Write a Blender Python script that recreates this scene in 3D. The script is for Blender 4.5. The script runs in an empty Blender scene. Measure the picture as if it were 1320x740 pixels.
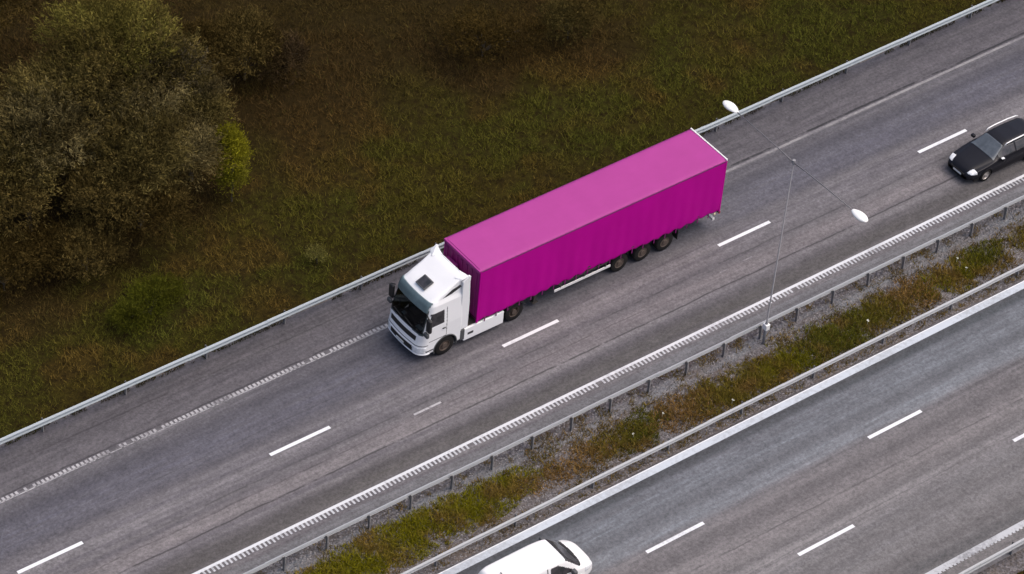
import bpy, bmesh, math, random
import numpy as np
from mathutils import Vector, Matrix
random.seed(7); rng = np.random.default_rng(7)
S = bpy.context.scene
COL = S.collection
R = math.radians

# ------------------------------------------------------------------ camera
cam = bpy.data.cameras.new('camera'); camo = bpy.data.objects.new('camera', cam); COL.objects.link(camo)
cam.sensor_width = 36.0; cam.lens = 3.48853 * 36; cam.clip_start = 1; cam.clip_end = 3000
r_ = Vector((0.79289116, -0.60465227, 0.07562563)); u_ = Vector((0.3625092, 0.56779949, 0.73904723)); b_ = Vector((-0.48980678, -0.55856903, 0.66939521))
M3 = Matrix((r_, u_, b_)).transposed()
camo.matrix_world = Matrix.Translation((-49.2636721, -83.7482795, 103.693713)) @ M3.to_4x4()
S.camera = camo

# ------------------------------------------------------------------ light
SUN_EL, SUN_AZ = 62, 128          # azimuth measured from +Y towards +X
w = bpy.data.worlds.new('World'); S.world = w; w.use_nodes = True
nt = w.node_tree; bg = nt.nodes['Background']
sky = nt.nodes.new('ShaderNodeTexSky'); sky.sky_type = 'NISHITA'; sky.sun_disc = False
sky.sun_elevation = R(SUN_EL); sky.sun_rotation = R(SUN_AZ); sky.air_density = 0.8; sky.dust_density = 6.0; sky.ozone_density = 1.2
nt.links.new(sky.outputs[0], bg.inputs[0]); bg.inputs[1].default_value = 0.15
sl = bpy.data.lights.new('sun', 'SUN'); sl.energy = 0.85; sl.angle = R(75); sl.color = (1.0, 0.95, 0.89)
so = bpy.data.objects.new('sun', sl); COL.objects.link(so)
dv = Vector((math.sin(R(SUN_AZ)) * math.cos(R(SUN_EL)), math.cos(R(SUN_AZ)) * math.cos(R(SUN_EL)), math.sin(R(SUN_EL))))
so.rotation_euler = dv.to_track_quat('Z', 'Y').to_euler(); so.location = dv * 200
S.view_settings.view_transform = 'Standard'; S.view_settings.look = 'None'; S.view_settings.gamma = 1
S.view_settings.exposure = 0.40

# ------------------------------------------------------------------ materials
def mat(name, col, rough=0.6, metal=0.0, spec=0.5, coat=0.0, noise=None, bump=None):
    m = bpy.data.materials.new(name); m.use_nodes = True
    n = m.node_tree.nodes; l = m.node_tree.links; p = n['Principled BSDF']
    p.inputs['Base Color'].default_value = (*col, 1); p.inputs['Roughness'].default_value = rough
    p.inputs['Metallic'].default_value = metal; p.inputs['Specular IOR Level'].default_value = spec
    p.inputs['Coat Weight'].default_value = coat
    tc = n.new('ShaderNodeTexCoord')
    if noise:                                   # (scale xyz, amount, second colour)
        mp = n.new('ShaderNodeMapping'); mp.inputs['Scale'].default_value = noise[0]
        l.new(tc.outputs['Object'], mp.inputs[0])
        nz = n.new('ShaderNodeTexNoise'); nz.inputs['Scale'].default_value = 1; nz.inputs['Detail'].default_value = 6; nz.inputs['Roughness'].default_value = .65
        l.new(mp.outputs[0], nz.inputs['Vector'])
        cr = n.new('ShaderNodeValToRGB'); cr.color_ramp.elements[0].position = .5 - noise[1]; cr.color_ramp.elements[1].position = .5 + noise[1]
        cr.color_ramp.elements[0].color = (*noise[2], 1); cr.color_ramp.elements[1].color = (*col, 1)
        l.new(nz.outputs[0], cr.inputs[0]); l.new(cr.outputs[0], p.inputs['Base Color'])
    if bump:
        nb = n.new('ShaderNodeTexNoise'); nb.inputs['Scale'].default_value = bump[0]; nb.inputs['Detail'].default_value = 4
        l.new(tc.outputs['Object'], nb.inputs['Vector'])
        bp = n.new('ShaderNodeBump'); bp.inputs['Strength'].default_value = bump[1]; bp.inputs['Distance'].default_value = bump[2]
        l.new(nb.outputs[0], bp.inputs['Height']); l.new(bp.outputs[0], p.inputs['Normal'])
    return m

def attr_mat(name, rough=0.7, trans=0.0):
    m = bpy.data.materials.new(name); m.use_nodes = True
    n = m.node_tree.nodes; l = m.node_tree.links; p = n['Principled BSDF']
    a = n.new('ShaderNodeAttribute'); a.attribute_name = 'tint'
    l.new(a.outputs['Color'], p.inputs['Base Color']); p.inputs['Roughness'].default_value = rough
    p.inputs['Specular IOR Level'].default_value = 0
    return m

class NB:                                       # small node-graph helper for the road and ground shaders
    def __init__(s, name):
        s.m = bpy.data.materials.new(name); s.m.use_nodes = True
        s.n = s.m.node_tree.nodes; s.l = s.m.node_tree.links; s.p = s.n['Principled BSDF']
        tc = s.n.new('ShaderNodeTexCoord'); s.co = tc.outputs['Object']
        sp = s.n.new('ShaderNodeSeparateXYZ'); s.l.new(s.co, sp.inputs[0]); s.x, s.y = sp.outputs[0], sp.outputs[1]
    def noise(s, scale, detail=5, rough=.6, off=(0, 0, 0)):
        mp = s.n.new('ShaderNodeMapping'); mp.inputs['Scale'].default_value = scale; mp.inputs['Location'].default_value = off
        s.l.new(s.co, mp.inputs[0]); z = s.n.new('ShaderNodeTexNoise'); z.inputs['Scale'].default_value = 1
        z.inputs['Detail'].default_value = detail; z.inputs['Roughness'].default_value = rough
        s.l.new(mp.outputs[0], z.inputs['Vector']); return z.outputs[0]
    def mth(s, op, a, b=None, c=None, clamp=False):
        k = s.n.new('ShaderNodeMath'); k.operation = op; k.use_clamp = clamp
        for i, q in enumerate((a, b, c)):
            if q is None: continue
            if isinstance(q, (int, float)): k.inputs[i].default_value = q
            else: s.l.new(q, k.inputs[i])
        return k.outputs[0]
    def rng(s, v, a, b, c=0., d=1.):
        k = s.n.new('ShaderNodeMapRange'); k.inputs['From Min'].default_value = a; k.inputs['From Max'].default_value = b
        k.inputs['To Min'].default_value = c; k.inputs['To Max'].default_value = d; s.l.new(v, k.inputs['Value']); return k.outputs[0]
    def mix(s, f, a, b, mode='MIX'):
        k = s.n.new('ShaderNodeMix'); k.data_type = 'RGBA'; k.blend_type = mode
        for i, q in ((0, f), (6, a), (7, b)):
            if isinstance(q, (int, float)): k.inputs[i].default_value = q
            elif isinstance(q, tuple): k.inputs[i].default_value = (*q, 1)
            else: s.l.new(q, k.inputs[i])
        return k.outputs[2]
    def band(s, y0, hw, soft, wob=None):        # 1 inside |y - y0| < hw
        yy = s.y if wob is None else s.mth('ADD', s.y, wob)
        d = s.mth('ABSOLUTE', s.mth('SUBTRACT', yy, y0))
        return s.rng(d, hw + soft, hw)
    def done(s, col, rough=.85, bump=None, bd=.02, bs=.5):
        s.l.new(col, s.p.inputs['Base Color']); s.p.inputs['Roughness'].default_value = rough
        s.p.inputs['Specular IOR Level'].default_value = .3
        if bump is not None:
            b = s.n.new('ShaderNodeBump'); b.inputs['Strength'].default_value = bs; b.inputs['Distance'].default_value = bd
            s.l.new(bump, b.inputs['Height']); s.l.new(b.outputs[0], s.p.inputs['Normal'])
        return s.m

def asphalt(name, base, alt, wheel, seams, bands, extra=()):
    b = NB(name)
    fine = b.noise((6.5, 6.5, 6.5), 3, .85); med = b.noise((1.6, 1.6, 1), 5, .65)
    streak = b.noise((.05, 2.2, 1), 5, .6); streak2 = b.noise((.25, 5, 1), 4, .6, (7, 3, 0)); big = b.noise((.06, .16, 1), 3, .5, (3, 9, 0))
    c = b.mix(b.rng(streak, .40, .60), base, alt)
    c = b.mix(b.mth('MULTIPLY', b.rng(big, .4, .65), .5), c, tuple(q * .84 for q in base))
    wob = b.mth('MULTIPLY', b.mth('SUBTRACT', b.noise((.15, .1, 1), 3), .5), .35)
    for y0, hw, soft, col, amt in bands:
        f = b.mth('MULTIPLY', b.band(y0, hw, soft, wob), b.mth('MULTIPLY', b.rng(streak2, .25, .7, .5, 1), amt))
        c = b.mix(f, c, col)
    for y0 in wheel:
        f = b.mth('MULTIPLY', b.band(y0, .12, .38, wob), b.mth('MULTIPLY', b.rng(streak2, .3, .62), .6))
        c = b.mix(f, c, tuple(q * .55 for q in base))
    g = b.mth('MULTIPLY', b.rng(fine, .32, .68, .68, 1.32), b.rng(med, .3, .7, .84, 1.16))
    g = b.mth('MULTIPLY', g, b.rng(streak2, .3, .7, .84, 1.16))
    cc = b.n.new('ShaderNodeVectorMath'); cc.operation = 'SCALE'; b.l.new(c, cc.inputs[0]); b.l.new(g, cc.inputs['Scale']); c = cc.outputs[0]
    sw = b.mth('MULTIPLY', b.mth('SUBTRACT', b.noise((.5, .2, 1), 4, .7), .5), .22)
    br = b.rng(b.noise((.7, .7, 1), 4, .7, (5, 5, 0)), .38, .5)
    for y0, hw, x0, x1, amt in seams:
        f = b.mth('MULTIPLY', b.band(y0, hw, .03, sw), b.mth('MULTIPLY', br, amt))
        gate = b.mth('MULTIPLY', b.rng(b.x, x0, x0 + 3), b.rng(b.x, x1 + 3, x1))
        c = b.mix(b.mth('MULTIPLY', f, gate), c, (.035, .033, .035))
    # isolated stains
    st = b.rng(b.noise((.8, 1.1, 1), 2, .5, (11, 2, 0)), .70, .78)
    c = b.mix(b.mth('MULTIPLY', st, .45), c, tuple(q * .5 for q in base))
    return b.done(c, .82, fine, .01, .6)

A_L = asphalt('asphalt_worn', (.106, .099, .110), (.158, .149, .156), (.85, 2.75, -1.0, -2.85),
              [(-2.2, .024, -200, 200, .75), (3.9, .035, 20, 200, .85), (3.93, .022, -200, 200, .65), (-.95, .025, 4, 60, .45), (-1.5, .018, -200, 30, .45), (5.3, .02, -20, 24, .4), (1.35, .015, -20, 20, .3), (.35, .018, 24, 60, .3)],
              [(5.1, 1.2, .3, (.142, .126, .130), .6), (-3.3, .26, .45, (.058, .054, .052), .95), (1.9, .8, .5, (.082, .082, .104), .7), (-1.75, .3, .3, (.150, .134, .138), .6), (3.66, .05, .06, (.22, .21, .205), .35), (-4.65, .2, .12, (.135, .138, .150), .8)])
A_R = asphalt('asphalt_right', (.140, .132, .137), (.200, .190, .192), (-13.7, -15.4, -17.2, -18.9, -11.6),
              [(-14.6, .02, 20, 80, .4), (-16.0, .015, 0, 60, .3)],
              [(-11.15, 1.25, .4, (.205, .217, .234), 1.0), (-14.2, .9, .6, (.150, .136, .136), .6), (-18.4, 1.6, .8, (.108, .106, .112), .7), (-9.75, .14, .25, (.075, .082, .086), .85), (-19.6, .12, .3, (.07, .07, .075), .8)])

def paint(name, col, worn, amt):
    b = NB(name)
    n1 = b.noise((5, 5, 5), 5, .75); n2 = b.noise((.35, .5, 1), 3, .5, (4, 4, 0))
    f = b.mth('ADD', b.rng(n1, .3, .7, 0, .7), b.rng(n2, .3, .7, 0, .6))
    f = b.rng(f, amt + .25, amt - .25)
    return b.done(b.mix(f, col, worn), .6)
P_W = paint('paint_white', (.68, .69, .71), (.42, .42, .44), .3)
P_LINE = paint('paint_edge_line', (.58, .59, .61), (.34, .34, .36), .35)
P_RIB = paint('paint_white_ribbed_dirty', (.44, .45, .47), (.20, .20, .21), .45)
P_W2 = paint('paint_white_dusty', (.47, .51, .56), (.33, .35, .38), .5)
P_OLD = paint('paint_worn', (.38, .37, .38), (.15, .142, .152), .5)
P_OLD2 = paint('paint_nearly_gone', (.25, .24, .24), (.14, .13, .14), .65)

def gravel_mat():
    b = NB('gravel')
    v = b.n.new('ShaderNodeTexVoronoi'); v.inputs['Scale'].default_value = 9; b.l.new(b.co, v.inputs['Vector'])
    n1 = b.noise((7, 7, 7), 4, .8); n2 = b.noise((.5, .8, 1), 4, .6)
    sep = b.n.new('ShaderNodeSeparateColor'); b.l.new(v.outputs['Color'], sep.inputs[0])
    c = b.mix(b.rng(sep.outputs[0], 0, 1), (.075, .068, .072), (.175, .162, .170))
    c = b.mix(b.rng(n1, .45, .62), c, (.065, .055, .048))
    c = b.mix(b.mth('MULTIPLY', b.rng(n2, .45, .65), .6), c, (.13, .10, .075))
    c = b.mix(b.mth('MULTIPLY', b.band(-5.75, .22, .2), b.rng(b.noise((.4, 2, 1), 3, .6, (2, 2, 0)), .35, .6, 0, .65)), c, (.22, .235, .25))
    return b.done(c, .9, v.outputs['Distance'], .05, .8)
GRAVEL = gravel_mat()

def ground_mat():
    b = NB('meadow_soil')
    a = b.n.new('ShaderNodeAttribute'); a.attribute_name = 'tint'
    n1 = b.noise((3, 3, 3), 6, .75); n2 = b.noise((14, 14, 14), 3, .7)
    c = b.mix(b.rng(n1, .35, .62), a.outputs['Color'], (.016, .011, .004))
    c = b.mix(b.mth('MULTIPLY', b.rng(n2, .55, .7), .4), c, (.045, .036, .010))
    b.done(c, .95, n1, .15, .8); b.p.inputs['Specular IOR Level'].default_value = .02; return b.m
GROUND = ground_mat()
LEAF = attr_mat('leaf', .6); GRASS = attr_mat('grass_blade', .7)
thin_dir = 1.0
BARK = mat('bark', (.10, .08, .055), .9, noise=((3, 3, 1), .2, (.03, .024, .018)), bump=(8, .8, .03))
GALV = mat('galvanised_steel', (.34, .385, .41), .6, .0, spec=.3, noise=((.8, 6, 3), .25, (.31, .345, .37)))
GALV2 = mat('galvanised_steel_dull', (.38, .39, .41), .6, .0, spec=.3, noise=((.6, 6, 3), .25, (.34, .35, .355)))
POSTM = mat('post_steel', (.32, .31, .31), .7, .2, noise=((4, 4, 4), .2, (.18, .17, .165)))
LAMPW = mat('lamp_housing_white', (.86, .86, .84), .35, noise=((2, 2, 2), .1, (.8, .8, .78)))
POLE = mat('pole_steel', (.30, .29, .30), .7, .0, spec=.2, noise=((1, 1, 2), .2, (.22, .22, .23)))
ARM = mat('arm_steel', (.16, .155, .165), .6, .2)
WHITE = mat('cab_white_paint', (.86, .86, .86), .35, coat=.3, noise=((1.2, 1.2, .8), .25, (.80, .80, .81)))
VANW = mat('van_white_paint', (.84, .83, .82), .28, coat=.6, noise=((.8, .8, .8), .2, (.80, .79, .79)))
CARB = mat('car_dark_paint', (.012, .012, .017), .3, spec=.2, coat=.0, noise=((2, 2, 2), .3, (.009, .009, .012)))
GLASS = mat('dark_glass', (.018, .02, .022), .12, spec=.6, noise=((3, 3, 3), .12, (.05, .045, .05)))
GLASSC = mat('car_windscreen_glass', (.10, .115, .13), .1, spec=.8, noise=((3, 3, 3), .2, (.06, .07, .08)))
TEAL = mat('visor_tint', (.14, .20, .215), .25, spec=.6, noise=((2, 2, 2), .2, (.09, .13, .14)))
BLACK = mat('black_plastic', (.012, .012, .013), .55, noise=((4, 4, 4), .2, (.02, .018, .017)))
GREYP = mat('grey_plastic', (.07, .072, .075), .6)
RUB = mat('tyre_rubber', (.012, .011, .011), .9, spec=.2, noise=((9, 9, 9), .2, (.02, .018, .017)))
RIM = mat('rim_brown_dust', (.15, .115, .095), .5, .4, noise=((9, 9, 9), .2, (.1, .075, .06)))
RIMG = mat('rim_grey', (.32, .30, .28), .5, .5, noise=((9, 9, 9), .2, (.16, .15, .14)))
ALLOY = mat('alloy', (.45, .42, .40), .4, .6)
CHROME = mat('silver_trim', (.80, .80, .80), .35, .2)
SCREEN = bpy.data.materials.new('tinted_windscreen'); SCREEN.use_nodes = True
_n = SCREEN.node_tree.nodes; _l = SCREEN.node_tree.links; _n.remove(_n['Principled BSDF'])
_t = _n.new('ShaderNodeBsdfTransparent'); _t.inputs[0].default_value = (.34, .38, .38, 1)
_g = _n.new('ShaderNodeBsdfGlossy'); _g.inputs['Roughness'].default_value = .06; _g.inputs[0].default_value = (.7, .75, .8, 1)
_f = _n.new('ShaderNodeFresnel'); _f.inputs[0].default_value = 1.45; _m = _n.new('ShaderNodeMixShader')
_l.new(_f.outputs[0], _m.inputs[0]); _l.new(_t.outputs[0], _m.inputs[1]); _l.new(_g.outputs[0], _m.inputs[2]); _l.new(_m.outputs[0], _n['Material Output'].inputs[0])
SEAT = mat('seat_fabric', (.10, .085, .085), .9, noise=((5, 5, 5), .2, (.05, .04, .045))); PAPER = mat('paper', (.75, .76, .74), .8)
LENS = mat('headlight_lens', (.86, .87, .88), .15, noise=((6, 6, 6), .15, (.6, .62, .64)))
TAIL = mat('tail_lens', (.45, .03, .02), .25); MARK = mat('marker_lamp', (.75, .62, .40), .4)
MAG = mat('magenta_curtain', (.45, .001, .255), .6, spec=.08, noise=((.7, .7, .5), .25, (.40, .001, .225)), bump=(1.2, .25, .05))
MAGR = mat('magenta_roof_tarp', (.37, .044, .245), .6, spec=.25, noise=((.5, .9, 1), .3, (.32, .038, .21)), bump=(1.0, .3, .06))  # paler than the curtain: sky sheen and some fading put into the colour
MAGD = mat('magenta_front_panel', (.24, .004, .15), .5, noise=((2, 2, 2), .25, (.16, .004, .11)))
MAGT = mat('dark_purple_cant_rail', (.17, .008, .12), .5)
ALU = mat('aluminium_white', (.78, .77, .76), .4, noise=((3, 3, 3), .2, (.68, .66, .65)))
CHAS = mat('chassis_dirty', (.035, .032, .03), .8, noise=((3, 3, 3), .2, (.06, .05, .042)))
PLATE = mat('number_plate', (.7, .7, .68), .4)

# ------------------------------------------------------------------ object helpers
def tag(o, label=None, cat=None, group=None, kind=None):
    if label: o['label'] = label
    if cat: o['category'] = cat
    if group: o['group'] = group
    if kind: o['kind'] = kind
    return o
def empty(name, loc=(0, 0, 0), rz=0):
    o = bpy.data.objects.new(name, None); COL.objects.link(o); o.location = loc; o.rotation_euler = (0, 0, rz); o.empty_display_size = .5
    return o
def link(name, me, m, parent=None, smooth=False):
    if smooth: me.polygons.foreach_set('use_smooth', [True] * len(me.polygons))
    if m: me.materials.append(m)
    o = bpy.data.objects.new(name, me); COL.objects.link(o)
    if parent: o.parent = parent
    return o
def copy_tree(o, parent=None):
    c = o.copy(); COL.objects.link(c); c.parent = parent if parent else None
    for ch in list(o.children): copy_tree(ch, c)
    return c
class MB:
    def __init__(s): s.v = []; s.f = []
    def raw(s, v, f):
        n = len(s.v); s.v += [tuple(q) for q in v]; s.f += [tuple(i + n for i in q) for q in f]; return s
    def box(s, x0, x1, y0, y1, z0, z1, bev=0.0):
        if bev > 0:
            bm = bmesh.new(); bmesh.ops.create_cube(bm, size=1)
            for v in bm.verts: v.co = Vector(((x0 + x1) / 2 + v.co.x * (x1 - x0), (y0 + y1) / 2 + v.co.y * (y1 - y0), (z0 + z1) / 2 + v.co.z * (z1 - z0)))
            bmesh.ops.bevel(bm, geom=bm.edges[:], offset=bev, segments=2, affect='EDGES', profile=.5)
            bm.verts.ensure_lookup_table(); bm.verts.index_update()
            s.raw([v.co[:] for v in bm.verts], [[v.index for v in f.verts] for f in bm.faces]); bm.free(); return s
        v = [(x0, y0, z0), (x1, y0, z0), (x1, y1, z0), (x0, y1, z0), (x0, y0, z1), (x1, y0, z1), (x1, y1, z1), (x0, y1, z1)]
        return s.raw(v, [(0, 3, 2, 1), (4, 5, 6, 7), (0, 1, 5, 4), (1, 2, 6, 5), (2, 3, 7, 6), (3, 0, 4, 7)])
    def tube(s, pts, rad, n=8, cap=True):
        pts = [Vector(p) for p in pts]
        rad = rad if isinstance(rad, (list, tuple)) else [rad] * len(pts); base = len(s.v)
        for i, p in enumerate(pts):
            d = (pts[min(i + 1, len(pts) - 1)] - pts[max(i - 1, 0)]).normalized()
            a = d.cross(Vector((0, 0, 1)));
            if a.length < 1e-3: a = d.cross(Vector((0, 1, 0)))
            a.normalize(); b = d.cross(a)
            for k in range(n):
                t = 2 * math.pi * k / n; s.v.append(tuple(p + (a * math.cos(t) + b * math.sin(t)) * rad[i]))
        for i in range(len(pts) - 1):
            for k in range(n):
                k2 = (k + 1) % n; s.f.append((base + i * n + k, base + i * n + k2, base + (i + 1) * n + k2, base + (i + 1) * n + k))
        if cap:
            s.f.append(tuple(base + k for k in range(n))[::-1]); s.f.append(tuple(base + (len(pts) - 1) * n + k for k in range(n)))
        return s
    def prism_y(s, prof, y0, y1):                # closed (x,z) outline extruded along y
        n = len(prof); v = [(x, y0, z) for x, z in prof] + [(x, y1, z) for x, z in prof]
        f = [tuple(range(n)), tuple(range(2 * n - 1, n - 1, -1))] + [(i, n + i, n + (i + 1) % n, (i + 1) % n) for i in range(n)]
        return s.raw(v, f)
    def prism_x(s, prof, x0, x1):
        n = len(prof); v = [(x0, y, z) for y, z in prof] + [(x1, y, z) for y, z in prof]
        f = [tuple(range(n)), tuple(range(2 * n - 1, n - 1, -1))] + [(i, n + i, n + (i + 1) % n, (i + 1) % n) for i in range(n)]
        return s.raw(v, f)
    def lathe_y(s, cx, cz, prof, n=28):          # (radius, y) profile turned about a y-axis
        base = len(s.v)
        for r, y in prof:
            for k in range(n):
                t = 2 * math.pi * k / n; s.v.append((cx + r * math.cos(t), y, cz + r * math.sin(t)))
        for i in range(len(prof) - 1):
            for k in range(n):
                k2 = (k + 1) % n; s.f.append((base + i * n + k, base + i * n + k2, base + (i + 1) * n + k2, base + (i + 1) * n + k))
        return s
    def build(s, name, m, parent=None, smooth=False):
        me = bpy.data.meshes.new(name); me.from_pydata(s.v, [], s.f)
        bm = bmesh.new(); bm.from_mesh(me); bmesh.ops.recalc_face_normals(bm, faces=bm.faces[:]); bm.to_mesh(me); bm.free()
        me.validate(); me.update(); o = link(name, me, m, parent, smooth)
        return o
def fast_mesh(name, V, F, k, m, parent=None, tint=None, smooth=False):   # V (n,3), F (m,k)
    me = bpy.data.meshes.new(name); me.vertices.add(len(V)); me.vertices.foreach_set('co', np.asarray(V, np.float32).ravel())
    me.loops.add(len(F) * k); me.loops.foreach_set('vertex_index', np.asarray(F, np.int32).ravel())
    me.polygons.add(len(F)); me.polygons.foreach_set('loop_start', np.arange(0, len(F) * k, k, dtype=np.int32))
    me.polygons.foreach_set('loop_total', np.full(len(F), k, np.int32)); me.update(calc_edges=True)
    if tint is not None:
        a = me.attributes.new('tint', 'FLOAT_COLOR', 'POINT')
        c = np.ones((len(V), 4), np.float32); c[:, :3] = tint; a.data.foreach_set('color', c.ravel())
    return link(name, me, m, parent, smooth)

# smooth value noise for terrain and colour zones
_g = rng.random((64, 64))
def vn(x, y, s, o=0):
    x = np.asarray(x) / s + 17.3 + o * 7.1; y = np.asarray(y) / s + 5.7 + o * 3.3
    xi = np.floor(x).astype(int); yi = np.floor(y).astype(int); fx = x - xi; fy = y - yi
    fx = fx * fx * (3 - 2 * fx); fy = fy * fy * (3 - 2 * fy)
    g = lambda a, b: _g[a % 64, b % 64]
    return (g(xi, yi) * (1 - fx) + g(xi + 1, yi) * fx) * (1 - fy) + (g(xi, yi + 1) * (1 - fx) + g(xi + 1, yi + 1) * fx) * fy
def fbm(x, y, s, o=0): return (vn(x, y, s, o) + .5 * vn(x, y, s / 2, o + 1) + .25 * vn(x, y, s / 4, o + 2) + .12 * vn(x, y, s / 8, o + 3)) / 1.87

def height(x, y):
    x = np.asarray(x, float); y = np.asarray(y, float)
    a = np.clip((y - 6.6) / 4, 0, 1); b = np.clip((-22.2 - y) / 3, 0, 1)
    h = -.07 + a * (-.25 + .5 * (fbm(x, y, 5) - .4)) + b * (-.3 + .4 * (fbm(x, y, 4, 5) - .4)) + a * .22 * (fbm(x, y, 1.2, 9) - .5)
    return h
OLIVE = np.array((.043, .036, .0065)); GREEN = np.array((.037, .039, .0065)); BROWN = np.array((.056, .034, .009)); DARKB = np.array((.030, .019, .007)); STRAW = np.array((.10, .085, .022))  # DARKB: dark brown ground, also tree shade painted into zones near the trees
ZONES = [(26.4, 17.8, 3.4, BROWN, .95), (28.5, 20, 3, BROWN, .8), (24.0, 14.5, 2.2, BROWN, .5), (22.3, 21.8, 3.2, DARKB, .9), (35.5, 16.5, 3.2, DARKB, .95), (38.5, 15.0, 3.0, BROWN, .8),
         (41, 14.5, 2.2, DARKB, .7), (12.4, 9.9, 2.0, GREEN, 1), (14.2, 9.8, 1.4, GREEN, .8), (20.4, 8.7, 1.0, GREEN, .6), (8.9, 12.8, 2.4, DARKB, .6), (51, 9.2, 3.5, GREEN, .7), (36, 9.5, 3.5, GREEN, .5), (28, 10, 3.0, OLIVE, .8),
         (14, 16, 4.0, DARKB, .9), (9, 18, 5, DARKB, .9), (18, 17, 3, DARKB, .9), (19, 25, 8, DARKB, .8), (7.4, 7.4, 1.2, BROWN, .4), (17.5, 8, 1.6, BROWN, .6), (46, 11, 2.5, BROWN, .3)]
def zone_col(x, y):
    n = fbm(x, y, 3.5, 3)[:, None]; n2 = fbm(x, y, 1.5, 8)[:, None]
    c = OLIVE * (1 - n) + GREEN * n
    c = c + (BROWN - c) * np.clip((n2 - .52) * 4, 0, .7)
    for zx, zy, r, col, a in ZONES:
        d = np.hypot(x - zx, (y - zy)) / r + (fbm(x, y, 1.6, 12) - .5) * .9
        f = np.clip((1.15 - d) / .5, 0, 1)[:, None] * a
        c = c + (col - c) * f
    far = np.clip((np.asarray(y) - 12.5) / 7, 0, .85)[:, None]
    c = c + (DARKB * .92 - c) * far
    return c

# ------------------------------------------------------------------ ground, roads, median
def grid_axis(dense0, dense1, step, far):
    a = list(np.arange(dense0, dense1 + 1e-6, step)); q = step * 2; lo, hi = dense0, dense1
    L, H = [], []
    while lo > -far: lo -= q; L.append(lo); H.append(hi := hi + q); q *= 1.35
    return np.array(L[::-1] + a + H)
gx = grid_axis(-10, 70, .5, 900); gy = grid_axis(-26, 40, .5, 900)
X, Y = np.meshgrid(gx, gy, indexing='ij'); Z = height(X, Y)
idx = np.arange(X.size).reshape(X.shape)
F = np.stack([idx[:-1, :-1], idx[1:, :-1], idx[1:, 1:], idx[:-1, 1:]], -1).reshape(-1, 4)
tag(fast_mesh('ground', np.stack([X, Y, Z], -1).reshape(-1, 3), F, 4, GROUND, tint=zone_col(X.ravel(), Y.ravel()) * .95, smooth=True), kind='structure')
RX0, RX1 = -260, 330
def edge_slab(name, y0, y1, z, m, wob=.06):
    xs = np.arange(RX0, RX1, .4); n = len(xs)
    a = y0 + (fbm(xs, xs * 0, .9, 1) - .5) * 2 * wob; b = y1 + (fbm(xs, xs * 0 + 9, .9, 2) - .5) * 2 * wob
    V = np.concatenate([np.stack([xs, a, xs * 0 + z], 1), np.stack([xs, b, xs * 0 + z], 1), np.stack([xs, a, xs * 0 - .12], 1), np.stack([xs, b, xs * 0 - .12], 1)])
    i = np.arange(n - 1)
    F = np.concatenate([np.stack([i, i + 1, n + i + 1, n + i], 1), np.stack([2 * n + i, 2 * n + i + 1, i + 1, i], 1), np.stack([n + i, n + i + 1, 3 * n + i + 1, 3 * n + i], 1)])
    return tag(fast_mesh(name, V, F, 4, m), kind='structure')
edge_slab('median_gravel', -9.3, -4.7, -.02, GRAVEL, .02)
edge_slab('road_shoulder_gravel', 6.1, 6.75, -.025, GRAVEL, .12)
edge_slab('road_shoulder_gravel', -22.0, -20.9, -.025, GRAVEL, .12)
edge_slab('road', -4.98, 6.38, 0, A_L, .05)
edge_slab('road', -21.1, -9.06, 0, A_R, .03)

def strips(name, rects, m, z=.004):
    b = MB()
    for x0, x1, y0, y1 in rects: b.raw([(x0, y0, z), (x1, y0, z), (x1, y1, z), (x0, y1, z)], [(0, 1, 2, 3)])
    return tag(b.build(name, m), kind='structure')
def jit(a): return (random.random() - .5) * a
strips('lane_marking', [(12 * k, 12 * k + 3, -.085, .085) for k in range(-14, 22)], P_W)
strips('lane_marking', [(21.56 + 12 * k, 24.56 + 12 * k, -12.88, -12.71) for k in range(-16, 20)], P_W)
strips('lane_marking', [(26.65 + 12 * k, 29.65 + 12 * k, -16.385, -16.215) for k in range(-16, 20)], P_W)
strips('old_lane_marking', [(18.35, 19.75, -1.36, -1.26)], P_OLD)
strips('old_lane_marking', [(36.3, 36.8, -1.41, -1.33), (34.9, 35.3, -1.45, -1.39)], P_OLD2)
# comb-shaped edge line beside the median: continuous line plus teeth
rc = [(RX0, RX1, -3.925, -3.785)]
x = -30.
while x < 90:
    if random.random() > .015: rc.append((x, x + .095, -4.16 + jit(.05), -3.925))
    x += .206
strips('edge_line', rc[:1], P_LINE)
strips('ribbed_edge_line', rc[1:], P_RIB)
# worn shoulder line, comb pattern
rc = []; x = -25.
while x < 24:
    if random.random() > .05: rc.append((x, x + .12, 3.62 + jit(.02), 3.84 + jit(.02)))
    x += .206
rc.append((-60, 24, 3.60, 3.65))
strips('worn_edge_line', rc, P_OLD)
strips('worn_edge_line', [(24, 200, 3.64, 3.78), (-200, -60, 3.62, 3.8)], P_OLD2)
# wide line at the left of the second carriageway
strips('edge_line', [(RX0, RX1, -9.52, -9.16)], P_W2)
strips('edge_line', [(RX0, RX1, -9.19, -9.135)], P_W, .008)
rc = [(RX0, RX1, -20.20, -19.93)]; x = -10.
while x < 90: rc.append((x, x + .13, -20.27, -20.20)); x += .206
strips('edge_line', rc, P_RIB)

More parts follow.
